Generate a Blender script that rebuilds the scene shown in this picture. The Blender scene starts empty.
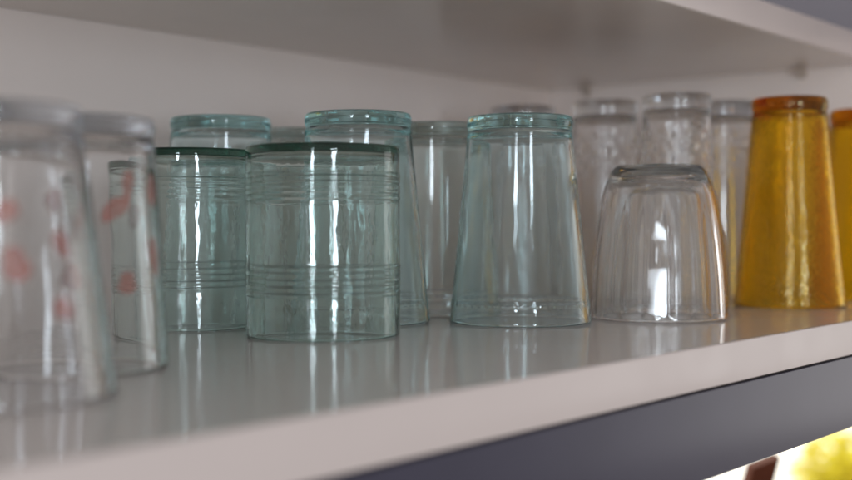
import bpy, bmesh, math, random
from mathutils import Vector, Matrix
random.seed(7)
PI = math.pi
sc = bpy.context.scene
COL = sc.collection

# ------------------------------------------------------------------ helpers
def link(name, bm, mats, parent=None, smooth_angle=None):
    me = bpy.data.meshes.new(name)
    bmesh.ops.recalc_face_normals(bm, faces=bm.faces[:])
    bm.to_mesh(me); bm.free()
    for m in (mats if isinstance(mats, (list, tuple)) else [mats]):
        me.materials.append(m)
    o = bpy.data.objects.new(name, me)
    COL.objects.link(o)
    if parent: o.parent = parent
    if smooth_angle is not None:
        me.polygons.foreach_set('use_smooth', [True] * len(me.polygons))
        me.set_sharp_from_angle(angle=math.radians(smooth_angle))
    return o

def tag(o, label=None, cat=None, group=None, kind=None):
    if label: o['label'] = label
    if cat: o['category'] = cat
    if group: o['group'] = group
    if kind: o['kind'] = kind
    return o

def empty(name, loc=(0, 0, 0)):
    o = bpy.data.objects.new(name, None); COL.objects.link(o)
    o.location = loc; o.empty_display_size = .02
    return o

def box_bm(x0, x1, y0, y1, z0, z1, bevel=0, seg=3):
    bm = bmesh.new()
    bmesh.ops.create_cube(bm, size=1)
    for v in bm.verts:
        v.co = Vector(((x0 + x1) / 2 + v.co.x * (x1 - x0), (y0 + y1) / 2 + v.co.y * (y1 - y0), (z0 + z1) / 2 + v.co.z * (z1 - z0)))
    if bevel:
        bmesh.ops.bevel(bm, geom=bm.edges[:], offset=bevel, segments=seg, affect='EDGES', profile=.5)
    return bm

def fillet(pts, radii, n=6):
    """round the inner corners of an open polyline in (r, z)"""
    out = [Vector(pts[0])]
    for i in range(1, len(pts) - 1):
        p, a, b = Vector(pts[i]), Vector(pts[i - 1]), Vector(pts[i + 1])
        r = radii[i] if i < len(radii) else 0
        if not r: out.append(p); continue
        d = min(r, (a - p).length * .48, (b - p).length * .48)
        p0 = p + (a - p).normalized() * d; p2 = p + (b - p).normalized() * d
        for k in range(n + 1):
            t = k / n
            out.append(p0 * (1 - t) ** 2 + p * 2 * t * (1 - t) + p2 * t * t)
    out.append(Vector(pts[-1]))
    return out

def lathe(profile, seg=128, mod=None):
    """profile: (r, z) from the axis round to the axis again. mod(i, r, z, theta) -> r"""
    bm = bmesh.new(); rings = []
    for i, (r, z) in enumerate(profile):
        if r < 1e-7:
            rings.append([bm.verts.new((0, 0, z))]); continue
        ring = []
        for k in range(seg):
            th = 2 * PI * k / seg
            rr = mod(i, r, z, th) if mod else r
            ring.append(bm.verts.new((rr * math.cos(th), rr * math.sin(th), z)))
        rings.append(ring)
    for a, b in zip(rings, rings[1:]):
        if len(a) == 1 and len(b) == 1: continue
        for k in range(seg):
            k2 = (k + 1) % seg
            if len(a) == 1: bm.faces.new((a[0], b[k], b[k2]))
            elif len(b) == 1: bm.faces.new((a[k], b[0], a[k2]))
            else: bm.faces.new((a[k], b[k], b[k2], a[k2]))
    return bm

def smoothstep(a, b, x):
    t = max(0, min(1, (x - a) / (b - a))); return t * t * (3 - 2 * t)

# ------------------------------------------------------------------ materials
def nt(name):
    m = bpy.data.materials.new(name); m.use_nodes = True
    t = m.node_tree; t.nodes.clear()
    return m, t, t.nodes.new('ShaderNodeOutputMaterial')

def glass(name, sigma, bump=(), rough=0.0, haze=0.0, ior=1.5, tint=(1, 1, 1), film=(.75, .75, .76)):
    """clear glass whose tint comes from absorption along the path (per metre, r g b)"""
    m, t, out = nt(name); N, L = t.nodes, t.links
    g = N.new('ShaderNodeBsdfGlass'); g.inputs['IOR'].default_value = ior
    g.inputs['Roughness'].default_value = rough; g.inputs['Color'].default_value = tuple(tint) + (1,)
    tc = N.new('ShaderNodeTexCoord')
    prev = None
    for kind, scale, strength, dist, stretch in bump:
        mp = N.new('ShaderNodeMapping'); mp.inputs['Scale'].default_value = stretch
        L.new(tc.outputs['Object'], mp.inputs['Vector'])
        if kind == 'noise':
            n = N.new('ShaderNodeTexNoise'); n.inputs['Scale'].default_value = scale; n.inputs['Detail'].default_value = 2
            h = n.outputs['Fac']
        else:
            n = N.new('ShaderNodeTexVoronoi'); n.feature = 'SMOOTH_F1'; n.inputs['Scale'].default_value = scale
            h = n.outputs['Distance']
        L.new(mp.outputs['Vector'], n.inputs['Vector'])
        b = N.new('ShaderNodeBump'); b.inputs['Strength'].default_value = strength; b.inputs['Distance'].default_value = dist
        L.new(h, b.inputs['Height'])
        if prev: L.new(prev, b.inputs['Normal'])
        prev = b.outputs['Normal']
    if prev: L.new(prev, g.inputs['Normal'])
    surf = g.outputs[0]
    if haze:
        d = N.new('ShaderNodeBsdfDiffuse'); d.inputs['Color'].default_value = tuple(film) + (1,)
        nz = N.new('ShaderNodeTexNoise'); nz.inputs['Scale'].default_value = 90; nz.inputs['Detail'].default_value = 5
        L.new(tc.outputs['Object'], nz.inputs['Vector'])
        mr = N.new('ShaderNodeMapRange'); mr.inputs['From Min'].default_value = .35; mr.inputs['From Max'].default_value = .75
        mr.inputs['To Min'].default_value = haze * .4; mr.inputs['To Max'].default_value = haze * 1.8
        L.new(nz.outputs['Fac'], mr.inputs['Value'])
        mx = N.new('ShaderNodeMixShader'); L.new(mr.outputs[0], mx.inputs['Fac'])
        L.new(surf, mx.inputs[1]); L.new(d.outputs[0], mx.inputs[2]); surf = mx.outputs[0]
    L.new(surf, out.inputs['Surface'])
    s = max(sigma)
    va = N.new('ShaderNodeVolumeAbsorption')
    va.inputs['Density'].default_value = s
    va.inputs['Color'].default_value = (1 - sigma[0] / s, 1 - sigma[1] / s, 1 - sigma[2] / s, 1)
    L.new(va.outputs[0], out.inputs['Volume'])
    return m

def laminate(name, col, rough, spec=.5, var=.03, wear=0):
    m, t, out = nt(name); N, L = t.nodes, t.links
    p = N.new('ShaderNodeBsdfPrincipled')
    tc = N.new('ShaderNodeTexCoord')
    n = N.new('ShaderNodeTexNoise'); n.inputs['Scale'].default_value = 9; n.inputs['Detail'].default_value = 6
    L.new(tc.outputs['Object'], n.inputs['Vector'])
    r = N.new('ShaderNodeValToRGB')
    r.color_ramp.elements[0].position = .3; r.color_ramp.elements[1].position = .7
    r.color_ramp.elements[0].color = tuple(c * (1 - var) for c in col) + (1,)
    r.color_ramp.elements[1].color = tuple(min(1, c * (1 + var)) for c in col) + (1,)
    L.new(n.outputs['Fac'], r.inputs['Fac']); L.new(r.outputs['Color'], p.inputs['Base Color'])
    n2 = N.new('ShaderNodeTexNoise'); n2.inputs['Scale'].default_value = 38; n2.inputs['Detail'].default_value = 8
    L.new(tc.outputs['Object'], n2.inputs['Vector'])
    mr = N.new('ShaderNodeMapRange'); mr.inputs['To Min'].default_value = rough * .6; mr.inputs['To Max'].default_value = rough * 1.2
    L.new(n2.outputs['Fac'], mr.inputs['Value']); L.new(mr.outputs[0], p.inputs['Roughness'])
    n3 = N.new('ShaderNodeTexNoise'); n3.inputs['Scale'].default_value = 700; n3.inputs['Detail'].default_value = 2
    L.new(tc.outputs['Object'], n3.inputs['Vector'])
    b = N.new('ShaderNodeBump'); b.inputs['Strength'].default_value = .03; b.inputs['Distance'].default_value = .0004
    L.new(n3.outputs['Fac'], b.inputs['Height']); L.new(b.outputs[0], p.inputs['Normal'])
    p.inputs['Specular IOR Level'].default_value = spec
    L.new(p.outputs[0], out.inputs['Surface'])
    return m

def plain(name, col, rough=.5, metal=0, var=.12, scale=40, spec=.5):
    m, t, out = nt(name); N, L = t.nodes, t.links
    p = N.new('ShaderNodeBsdfPrincipled'); tc = N.new('ShaderNodeTexCoord')
    n = N.new('ShaderNodeTexNoise'); n.inputs['Scale'].default_value = scale; n.inputs['Detail'].default_value = 5
    L.new(tc.outputs['Object'], n.inputs['Vector'])
    r = N.new('ShaderNodeValToRGB')
    r.color_ramp.elements[0].position = .3; r.color_ramp.elements[1].position = .7
    r.color_ramp.elements[0].color = tuple(c * (1 - var) for c in col) + (1,)
    r.color_ramp.elements[1].color = tuple(c * (1 + var) for c in col) + (1,)
    L.new(n.outputs['Fac'], r.inputs['Fac']); L.new(r.outputs['Color'], p.inputs['Base Color'])
    p.inputs['Roughness'].default_value = rough; p.inputs['Metallic'].default_value = metal; p.inputs['Specular IOR Level'].default_value = spec
    L.new(p.outputs[0], out.inputs['Surface'])
    return m

M_board = laminate('cream laminate board', (.76, .69, .635), .15, .5)
M_low = laminate('worn grey white laminate', (.64, .625, .615), .105, .5)
M_panel = laminate('cream panel', (.84, .745, .695), .35, .4)
M_edge = laminate('pinkish white edge band', (.62, .545, .515), .4, .4, var=.02)
M_rail = plain('blue grey satin metal', (.047, .045, .071), .33, 0, .06, 25, .32)
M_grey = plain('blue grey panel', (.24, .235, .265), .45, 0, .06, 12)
M_gap = plain('dark seam', (.03, .022, .02), .8)
M_pin = plain('beige pin', (.5, .42, .36), .4)
M_wood = plain('dark brown wood', (.085, .022, .009), .75, spec=.15)

WAVE = ('noise', 55, .10, .004, (1, 1, .25))
G_ribbed = glass('bottle green glass', (50, 26, 32), [WAVE, ('noise', 180, .16, .001, (1, 1, .5))], tint=(.978, .993, .99), haze=.012, film=(.6, .75, .7))
G_teal = glass('pale teal glass', (8, 2, 2), [('noise', 45, .14, .004, (1, 1, .35))], tint=(.955, .99, .995), haze=.022, film=(.50, .74, .76))
G_pale = glass('faint green glass', (6, 3, 3), [('noise', 45, .12, .004, (1, 1, .35))], tint=(.965, .99, .985), haze=.025, film=(.58, .74, .74))
G_clear = glass('clear glass', (5, 4.4, 4), [('noise', 50, .08, .004, (1, 1, .4))], haze=.010)
G_hazy = glass('clear worn glass', (9, 8, 7), [('noise', 40, .12, .004, (1, 1, .4))], haze=.007)
G_flute = glass('clear fluted glass', (4, 3, 3), [('noise', 40, .03, .003, (1, 1, .5))], haze=.018)
G_amber = glass('amber glass', (14, 36, 250), [('voronoi', 560, .20, .0010, (1, 1, 1)), ('noise', 30, .10, .004, (1, 1, .4))], rough=.09, tint=(1, .90, .5))
M_paint = plain('orange red glass paint', (.40, .07, .04), .45, 0, .2, 200)
_t = M_paint.node_tree      # worn, see-through paint
_p = [q for q in _t.nodes if q.type == 'BSDF_PRINCIPLED'][0]; _o = [q for q in _t.nodes if q.type == 'OUTPUT_MATERIAL'][0]
_tr = _t.nodes.new('ShaderNodeBsdfTransparent'); _mx = _t.nodes.new('ShaderNodeMixShader'); _mx.inputs[0].default_value = .54
_t.links.new(_p.outputs[0], _mx.inputs[1]); _t.links.new(_tr.outputs[0], _mx.inputs[2]); _t.links.new(_mx.outputs[0], _o.inputs['Surface'])

# ------------------------------------------------------------------ shelf unit
X0, X1 = -.55, 1.0          # inside of the two ends
YF, YB = .248, .672         # front edge of the lower shelf, inner face of the back
YU, ZU = .350, .191         # front edge of the upper shelf and its underside
TH, THU = .0195, .021
unit = empty('open_shelf_unit', ((X0 + X1) / 2, YF, -TH))
tag(unit, 'cream laminate shelf unit with pale edged shelves holding the upturned glasses, grey rail below', 'shelf')
def upart(name, bm, mat, par=None, sm=30):
    """geometry given in world coordinates, parented under the unit"""
    for v in bm.verts: v.co -= unit.location
    return link(name, bm, mat, par or unit, sm)

low = upart('shelf', box_bm(X0, X1, YF + .0012, YB, -TH, 0), M_low)
upart('edge_band', box_bm(X0, X1, YF, YF + .0010, -TH + .0002, -.0001, .0004, 2), M_edge, low)
upp = upart('shelf', box_bm(X0, X1, YU + .0012, YB, ZU, ZU + THU), M_board)
upart('edge_band', box_bm(X0, X1, YU, YU + .0010, ZU + .0002, ZU + THU - .0002, .0004, 2), M_edge, upp)
upart('back_panel', box_bm(X0 - .018, X1 + .018, YB + .0005, YB + .009, -.07, .62), M_panel)
upart('end_panel', box_bm(X1 + .0005, X1 + .018, YF, YB, -.018, ZU + THU - .001), M_panel)
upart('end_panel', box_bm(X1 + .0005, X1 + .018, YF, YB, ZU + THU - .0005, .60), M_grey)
upart('end_panel', box_bm(X0 - .018, X0 - .0005, YF, YB, -.018, .60), M_panel)
upart('top_panel', box_bm(X0 - .018, X1 + .018, YF, YB, .6005, .62), M_panel)
upart('seam_strip', box_bm(X0, X1, YF + .002, YF + .02, -TH - .0010, -TH - .0002), M_gap)
upart('rail', box_bm(X0 - .018, X1 + .20, YF + .0005, YF + .019, -TH - .042, -TH - .0011, .0006, 3), M_rail)
def pin(y):
    bm = bmesh.new()
    bmesh.ops.create_cone(bm, cap_ends=True, segments=24, radius1=.0026, radius2=.0026, depth=.010,
                          matrix=Matrix.Translation((X1 - .004, y, ZU - .0034)) @ Matrix.Rotation(PI / 2, 4, 'Y'))
    bmesh.ops.create_cone(bm, cap_ends=True, segments=24, radius1=.0042, radius2=.0042, depth=.003,
                          matrix=Matrix.Translation((X1 - .0018, y, ZU - .0046)) @ Matrix.Rotation(PI / 2, 4, 'Y'))
    upart('shelf_pin', bm, M_pin)
pin(.409); pin(.628)

# ------------------------------------------------------------------ glasses (upside down: closed base at the top)
def place(o, xy, label, cat='glass', group=None, rot=0):
    o.location = (xy[0], xy[1], .0002); o.rotation_euler = (0, 0, rot)
    return tag(o, label, cat, group)

def ribbed(xy, R, H, label, rot):
    w = .0019
    rings = [H * f for f in (.845, .815, .785, .755, .725)] + [H * f for f in (.37, .335, .30, .265, .23)]
    rr = random.Random(label); rings = [(q + rr.uniform(-.0003, .0003), rr.uniform(.00030, .00048), rr.uniform(.0008, .0010)) for q in rings]
    def bulge(z): return sum(a * math.exp(-((z - q) / s) ** 2) for q, a, s in rings)
    outer = fillet([(0, H - .0004), (R * .55, H - .0003), (R - .0005, H), (R, H - .0036), (R, 0.0012)], [0, 0, .0016, .001], 5)[:-1]
    n = 260; zs = [H - .0052 - (H - .0066) * k / n for k in range(n + 1)]
    outer += [Vector((R + bulge(z), z)) for z in zs]
    rim = [Vector((R - w / 2 + w / 2 * math.cos(a), .0012 - .0011 * math.sin(a))) for a in [PI * k / 8 for k in range(1, 8)]]
    inner = fillet([(R - w, .0013), (R - w, H - .0040), (R * .6, H - .0034), (0, H - .0034)], [0, .004, .01], 8)
    o = link('tumbler', lathe(outer + rim + inner, 160), G_ribbed, None, 40)
    return place(o, xy, label, group='ribbed green tumblers', rot=rot)

def tapered(xy, Rb, Rt, H, label, mat, group, base=.0070, w=.0022, rot=0, notch=.0005, step=0):
    zb = H - base
    def rad(z):
        t = max(0, min(1, z / zb)); return Rb + (Rt * 1.0 - Rb) * (t ** .92) + step * math.exp(-((z - .0115) / .0009) ** 2)
    outer = fillet([(0, H - .0016), (Rt * .62, H - .0012), (Rt * .80, H), (Rt - .0003, H), (Rt + .0006, H - base * .5), (Rt + .0001, zb + .0004), (Rt - notch, zb - .0008), (rad(zb - .004) + .0001, zb - .004)],
                   [0, .003, .003, .003, .003, .0016, .0018], 6)
    n = 110 if step else 60
    outer += [Vector((rad(z), z)) for z in [(zb - .0045) * (1 - k / n) + .0016 * k / n for k in range(n + 1)]]
    rim = [Vector((Rb - w / 2 + w / 2 * math.cos(a), .0015 - .0014 * math.sin(a))) for a in [PI * k / 8 for k in range(1, 8)]]
    inner = fillet([(Rb - w, .0016), (rad(zb * .5) - w * 1.05, zb * .5), (rad(zb - .002) - w * 1.25, zb - .002), (Rt * .55, zb), (0, zb + .0006)], [0, .03, .009, .01], 10)
    def mod(i, r, z, th):       # tiny beads along the moulded ring near the mouth
        return r + .00016 * math.cos(48 * th) * math.exp(-((z - .0115) / .0008) ** 2) if i < len(outer) else r
    o = link('tumbler', lathe(outer + rim + inner, 288 if step else 144, mod if step else None), mat, None, 40)
    return place(o, xy, label, group=group, rot=rot), rad

def hobnail(xy, Rb, Rt, H, label, mat, group, rot=0):
    base, w = .011, .0024; zb = H - base
    def rad(z): return Rb + (Rt - Rb) * max(0, min(1, z / zb))
    outer = fillet([(0, H - .0016), (Rt * .7, H - .001), (Rt * .85, H), (Rt, H - .001), (Rt + .0006, H - base * .6), (rad(zb) - .0004, zb - .001)], [0, .003, .003, .003, .003], 6)
    no = len(outer); n = 150
    outer += [Vector((rad(z), z)) for z in [(zb - .002) * (1 - k / n) + .0016 * k / n for k in range(n + 1)]]
    nn = len(outer)
    rim = [Vector((Rb - w / 2 + w / 2 * math.cos(a), .0015 - .0014 * math.sin(a))) for a in [PI * k / 8 for k in range(1, 8)]]
    inner = fillet([(Rb - w, .0016), (rad(zb) - w, zb - .002), (Rt * .5, zb), (0, zb)], [0, .008, .01], 8)
    z0, z1 = H * .60, H * .86
    def mod(i, r, z, th):
        if no <= i < nn and z0 < z < z1:
            e = smoothstep(z0, z0 + .006, z) * (1 - smoothstep(z1 - .006, z1, z))
            row = (z - z0) / .0085
            ph = 14 * th + PI * (int(row) % 2)
            b = max(0, math.cos(ph)) * max(0, math.sin(PI * (row % 1)))
            return r + .0010 * e * b
        return r
    o = link('tumbler', lathe(outer + rim + inner, 168, mod), mat, None, 60)
    return place(o, xy, label, group=group, rot=rot)

def fluted(xy, Rb, H, label, rot=0, N=18):
    prof = [(.0245, H), (.0275, H - .0030), (.0312, H - .0120), (.0341, H - .024), (.0366, H - .040), (.0384, H - .058), (.0395, H - .074), (Rb, .0016)]
    k = Rb / .0402
    prof = [(r * k if r != Rb else r, z) for r, z in prof]
    # smooth the outline
    def cat(p0, p1, p2, p3, t):
        return .5 * ((2 * p1) + (p2 - p0) * t + (2 * p0 - 5 * p1 + 4 * p2 - p3) * t * t + (3 * p1 - p0 - 3 * p2 + p3) * t ** 3)
    P = [Vector(p) for p in prof]; body = []
    for i in range(len(P) - 1):
        a, b, c, d = P[max(i - 1, 0)], P[i], P[i + 1], P[min(i + 2, len(P) - 1)]
        for s in range(12): body.append(cat(a, b, c, d, s / 12))
    body.append(P[-1])
    head = fillet([(0, H - .0022), (P[0].x * .66, H - .0018), (P[0].x * .80, H + .0004), tuple(P[0])], [0, .002, .002], 5)
    outer = head[:-1] + body; no, nn = len(head) - 1, len(outer)
    w = .0022
    rim = [Vector((Rb - w / 2 + w / 2 * math.cos(a), .0015 - .0014 * math.sin(a))) for a in [PI * q / 8 for q in range(1, 8)]]
    inr = [Vector((p.x - (w + .0010 * smoothstep(.02, H - .02, p.y)), p.y)) for p in reversed(body) if p.y < H - .016]
    inner = inr + fillet([tuple(inr[-1]), (inr[-1].x - .0035, H - .0075), (.008, H - .0062), (0, H - .0062)], [0, .006, .006], 8)[1:]
    def mod(i, r, z, th):
        if no - 8 <= i < nn:
            e = smoothstep(.0016, .0045, z) * (1 - .9 * smoothstep(.046, .072, z))
            if i < no: e = 0
            u = (th + PI / N) % (2 * PI / N) - PI / N        # flat facets that melt into the round shoulder
            f = math.cos(PI / N) / math.cos(u) * 1.006
            return r * (1 + (f - 1) * e)
        return r
    o = link('tumbler', lathe(outer + rim + inner, N * 16, mod), G_flute, None, 50)
    return place(o, xy, label, group='fluted clear tumblers', rot=rot)

# --- ribbed green pair
ribbed((.4260, .4247), .0390, .0953, 'straight green tumbler with ribbed bands, in front at the focus, near the shelf middle', .3)
ribbed((.4180, .5202), .0379, .0968, 'straight green tumbler with ribbed bands, half hidden behind the painted clear glasses at left', 1.7)
# --- tapered, faint teal
TG = 'tapered tumblers with thick bases'
tapered((.4974, .4672), .0414, .0304, .1196, 'tapered teal tinted tumbler standing right behind the front ribbed green one', G_teal, TG, step=.00035, rot=.4)
tapered((.5529, .3927), .0408, .0299, .1171, 'tapered teal tinted tumbler standing alone between the ribbed green and the fluted clear glass', G_teal, TG, step=.00035, rot=1.2)
tapered((.4900, .5790), .0415, .0312, .1232, 'tapered tumbler whose thick base shows above the rear ribbed green glass', G_teal, TG, step=.00035, rot=2.2)
tapered((.5860, .6090), .0410, .0305, .1230, 'tapered tumbler by the back panel, only a sliver of its base seen between nearer ones', G_pale, TG, step=.00035, rot=3.0)
tapered((.5800, .4770), .0408, .0300, .1192, 'pale tapered tumbler half hidden between and behind the two nearer teal ones', G_pale, TG, step=.00035, rot=.9)
# --- slim clear
SG = 'slim clear glasses at the back'
hobnail((.7793, .5505), .0300, .0258, .150, 'slim clear glass farthest back, its blurred base seen over the lone teal tumbler', G_hazy, SG, .2)
hobnail((.7849, .4777), .0300, .0247, .150, 'slim clear hobnail glass at the back, seen right of the lone teal tumbler', G_clear, SG, .9)
hobnail((.7795, .4137), .0300, .0245, .150, 'slim clear hobnail glass rising directly behind the fluted tumbler', G_clear, SG, 1.6)
hobnail((.8519, .4118), .0300, .0250, .150, 'slim clear glass wedged behind the left edge of the tall amber one', G_hazy, SG, 2.3)
# --- fluted
fluted((.6268, .3448), .0402, .0904, 'short fluted clear tumbler with rounded shoulders at the shelf front, left of the amber glasses', math.radians(206.6))
fluted((.7030, .3790), .0390, .0904, 'short fluted clear tumbler mostly hidden behind another fluted one', .5)
# --- amber
AG = 'amber tumblers at the right'
tapered((.7794, .3283), .0373, .0246, .1413, 'tall tapered amber glass with dark orange base, fully in view', G_amber, AG, base=.0085, w=.0028)
tapered((.8844, .3139), .0373, .0250, .1400, 'tall tapered amber glass cut off by the right edge of the photo', G_amber, AG, base=.0085, w=.0028, rot=1)

# --- near painted pair: marks are thin paint patches lying on the wall
def painted(xy, Rb, Rt, H, label, marks, rot):
    o, rad = tapered(xy, Rb, Rt, H, label, G_hazy, 'clear glasses with orange marks', base=.0065, w=.0024, rot=rot)
    for (th, z, a, b, tilt) in marks:
        bm = bmesh.new(); n = 28; top = []
        rnd = random.Random(int(th * 1000 + z * 1e5))
        ph = [rnd.uniform(0, 6.28) for _ in range(3)]
        loops = []
        for q in (1.0, .55):
            lp = []
            for k in range(n):
                u = 2 * PI * k / n
                f = q * (1 + .12 * math.sin(2 * u + ph[0]) + .09 * math.sin(3 * u + ph[1]) + .05 * math.sin(5 * u + ph[2]))
                dx, dz = a * f * math.cos(u), b * f * math.sin(u)
                dx, dz = dx * math.cos(tilt) - dz * math.sin(tilt), dx * math.sin(tilt) + dz * math.cos(tilt)
                zz = z + dz; r = rad(zz) + (.00012 if q == 1.0 else .00026); t2 = th + dx / rad(z)
                lp.append(bm.verts.new((r * math.cos(t2), r * math.sin(t2), zz)))
            loops.append(lp)
        c = bm.verts.new(((rad(z) + .00028) * math.cos(th), (rad(z) + .00028) * math.sin(th), z))
        for k in range(n):
            k2 = (k + 1) % n
            bm.faces.new((loops[0][k], loops[0][k2], loops[1][k2], loops[1][k])); bm.faces.new((loops[1][k], loops[1][k2], c))
        link('painted_mark', bm, M_paint, o, 60)
    return o
VA = math.atan2(-.4045, -.2666)      # direction from the glass towards the viewer
def mk(base, spec): return [(base + d, z, a, b, t) for d, z, a, b, t in spec]
painted((.2666, .4045), .0372, .0318, .0978, 'clear glass with orange marks standing behind the nearest one at left',
        mk(VA, [(.48, .062, .0060, .0040, .5), (.66, .071, .0028, .0062, -.3), (1.12, .069, .0045, .0058, .2), (1.08, .044, .0034, .0085, .15),
                (.60, .034, .0044, .0040, 0), (-.1, .066, .0050, .0045, .4), (.10, .038, .0046, .0060, -.4), (2.2, .060, .0050, .005, 0), (3.0, .052, .005, .006, .4), (-1.0, .05, .005, .005, .2)]), 0)
VB = math.atan2(-.3566, -.205)
painted((.2050, .3566), .0398, .0285, .0950, 'nearest clear glass with orange marks, strongly blurred and cut off by the left edge',
        mk(VB, [(.12, .060, .0042, .0034, .3), (.20, .044, .0045, .0052, 0), (.66, .050, .0030, .0045, .4), (.62, .030, .0042, .0034, 0),
                (-.4, .055, .004, .005, 0), (2.0, .055, .0045, .005, .3), (-1.3, .045, .004, .004, .1)]), 0)

# ------------------------------------------------------------------ below the shelf: bright daylight, a post, leaves
bm = box_bm(-.0105, .0105, -.0105, .0105, -1.0, 0, .0003, 1)
for v in bm.verts:
    if v.co.z > -.5: v.co.z += v.co.x * .75
post = link('wooden_post', bm, M_wood, None, 30)
post.location = (0.9979, 0.4438, -0.1545); post.rotation_euler = (0, math.radians(15), math.radians(-50))
tag(post, 'dark brown wooden post against the glare below the grey rail', 'post')

def leaf_mat():
    m, t, out = nt('sunlit leaf'); N, L = t.nodes, t.links
    d = N.new('ShaderNodeBsdfDiffuse'); tr = N.new('ShaderNodeBsdfTranslucent'); mx = N.new('ShaderNodeMixShader')
    oi = N.new('ShaderNodeTexCoord'); n = N.new('ShaderNodeTexNoise'); n.inputs['Scale'].default_value = 14
    L.new(oi.outputs['Object'], n.inputs['Vector'])
    r = N.new('ShaderNodeValToRGB'); r.color_ramp.elements[0].color = (.84, .80, .10, 1); r.color_ramp.elements[1].color = (.93, .86, .22, 1)
    r.color_ramp.elements[0].position = .35; r.color_ramp.elements[1].position = .65
    L.new(n.outputs['Fac'], r.inputs['Fac'])
    for s in (d, tr): L.new(r.outputs['Color'], s.inputs['Color'])
    mx.inputs['Fac'].default_value = .6
    L.new(d.outputs[0], mx.inputs[1]); L.new(tr.outputs[0], mx.inputs[2]); L.new(mx.outputs[0], out.inputs['Surface'])
    return m
M_leaf = leaf_mat()
bush = empty('bush', (2.988, 1.104, -1.265))
tag(bush, 'yellow green bush glowing in the overexposed daylight below the shelf at the lower right', 'bush')
bm = bmesh.new()
for k in range(1100):
    while True:
        p = Vector((random.uniform(-1, 1), random.uniform(-1, 1), random.uniform(-1, 1)))
        if .15 < p.length < 1: break
    p = Vector((p.x * .145 * (.6 + .4 * p.length), p.y * .145 * (.6 + .4 * p.length), .66 + p.z * .145 * (.6 + .4 * p.length) + .02 * math.sin(9 * p.x)))
    s = random.uniform(.012, .026)
    ro = Matrix.Rotation(random.uniform(0, 6.3), 4, 'Z') @ Matrix.Rotation(random.uniform(-1.2, 1.2), 4, 'X')
    pts = [(-s, 0, 0), (-s * .3, s * .42, .1 * s), (s * .5, s * .33, .1 * s), (s * 1.1, 0, -.1 * s), (s * .5, -s * .33, .1 * s), (-s * .3, -s * .42, .1 * s)]
    bm.faces.new([bm.verts.new(p + (ro @ Vector(q))) for q in pts])
link('foliage', bm, M_leaf, bush)
bm = bmesh.new()
for k in range(7):
    a = k * .9; v0 = Vector((.02 * math.cos(a), .02 * math.sin(a), 0)); v1 = Vector((.09 * math.cos(a), .09 * math.sin(a), .60 + .015 * k))
    d = v1 - v0
    bmesh.ops.create_cone(bm, cap_ends=True, segments=8, radius1=.008, radius2=.003, depth=d.length,
                          matrix=Matrix.Translation((v0 + v1) / 2) @ d.to_track_quat('Z', 'Y').to_matrix().to_4x4())
link('stem', bm, M_wood, bush, 40)

m, t, out = nt('daylight sky')
e = t.nodes.new('ShaderNodeEmission'); e.inputs['Color'].default_value = (1, .945, .82, 1); e.inputs['Strength'].default_value = 1.5
t.links.new(e.outputs[0], out.inputs['Surface'])
bm = bmesh.new(); n = 24      # a curved stretch of bright sky behind the leaves
rows = []
for j in range(13):
    el = math.radians(-28 + 36 * j / 12)
    rows.append([bm.verts.new((7 * math.cos(el) * math.cos(az), 7 * math.cos(el) * math.sin(az), 7 * math.sin(el))) for az in [math.radians(2 + 50 * i / n) for i in range(n + 1)]])
for a, b in zip(rows, rows[1:]):
    for i in range(n): bm.faces.new((a[i], a[i + 1], b[i + 1], b[i]))
sky = link('sky', bm, m, None, 30); tag(sky, kind='structure')

# ------------------------------------------------------------------ light
w = bpy.data.worlds.new('World'); sc.world = w; w.use_nodes = True
wn = w.node_tree.nodes; bg = wn['Background']
bg.inputs['Color'].default_value = (1, .90, .86, 1); bg.inputs['Strength'].default_value = .36

def window_light(name, loc, target, w_, h_, power, col):
    l = bpy.data.lights.new(name, 'AREA'); l.shape = 'RECTANGLE'; l.size = w_; l.size_y = h_; l.energy = power; l.color = col
    o = bpy.data.objects.new(name, l); COL.objects.link(o); o.location = loc
    o.rotation_euler = (Vector(target) - Vector(loc)).to_track_quat('-Z', 'Y').to_euler()
    return o
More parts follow.
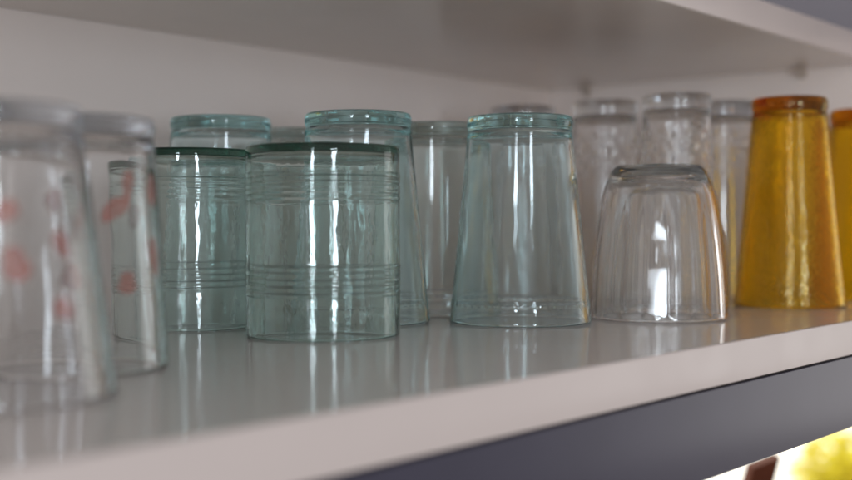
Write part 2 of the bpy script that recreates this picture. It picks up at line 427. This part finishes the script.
# the room's windows, behind and beside the viewer
g = Vector((.426, .4247, .05)); back = math.atan2(-.4247, -.426)
def at(deg, d, z): return (g.x + d * math.cos(back + math.radians(deg)), g.y + d * math.sin(back + math.radians(deg)), z)
COOL = (.80, .90, 1)
for deg in (17, -15):           # each window: a tall lower pane and a smaller upper one
    window_light('window_light', at(deg, 3, .08), g, .28, .66, 14.5, COOL)
    window_light('window_light', at(deg, 3, .80), g, .30, .18, 3.2, COOL)
window_light('window_light', (3.5, -.80, -.10), (.8, .30, -.02), 1.2, 1.3, 5, (.98, .97, .96))
sun = bpy.data.lights.new('sun', 'SUN'); sun.energy = 5; sun.angle = math.radians(.5); sun.color = (1, .95, .86)
so = bpy.data.objects.new('sun', sun); COL.objects.link(so)      # shines on the garden behind; the cabinet shades the glasses
so.rotation_euler = Vector((-.5, -.6, -.9)).to_track_quat('-Z', 'Y').to_euler()

# ------------------------------------------------------------------ camera
cd = bpy.data.cameras.new('Camera'); cam = bpy.data.objects.new('Camera', cd); COL.objects.link(cam)
sc.camera = cam
yaw, pitch, roll = math.radians(39.935), math.radians(-.753), math.radians(-.134)
F = Vector((math.cos(yaw) * math.cos(pitch), math.sin(yaw) * math.cos(pitch), math.sin(pitch)))
R = Vector((math.sin(yaw), -math.cos(yaw), 0)); U = R.cross(F)
R2 = R * math.cos(roll) + U * math.sin(roll); U2 = -R * math.sin(roll) + U * math.cos(roll)
cam.matrix_world = Matrix(((R2.x, U2.x, -F.x, 0), (R2.y, U2.y, -F.y, 0), (R2.z, U2.z, -F.z, .0561), (0, 0, 0, 1)))
cd.sensor_width = 36; cd.sensor_fit = 'HORIZONTAL'; cd.lens = 1181.5 / 852 * 36
cd.clip_start = .005; cd.clip_end = 100
cd.dof.use_dof = True; cd.dof.focus_distance = .62; cd.dof.aperture_fstop = 4.6; cd.dof.aperture_blades = 0

# ------------------------------------------------------------------ render
sc.render.engine = 'CYCLES'
cy = sc.cycles
cy.max_bounces = 32; cy.transmission_bounces = 32; cy.glossy_bounces = 16; cy.diffuse_bounces = 6; cy.transparent_max_bounces = 16; cy.volume_bounces = 0
cy.caustics_refractive = True; cy.caustics_reflective = True; cy.blur_glossy = .4
cy.sample_clamp_indirect = 8; cy.sample_clamp_direct = 0
cy.use_denoising = True
try: cy.denoiser = 'OPENIMAGEDENOISE'
except Exception: pass
vs = sc.view_settings
vs.view_transform = 'Standard'; vs.look = 'None'; vs.gamma = 1; vs.exposure = .31
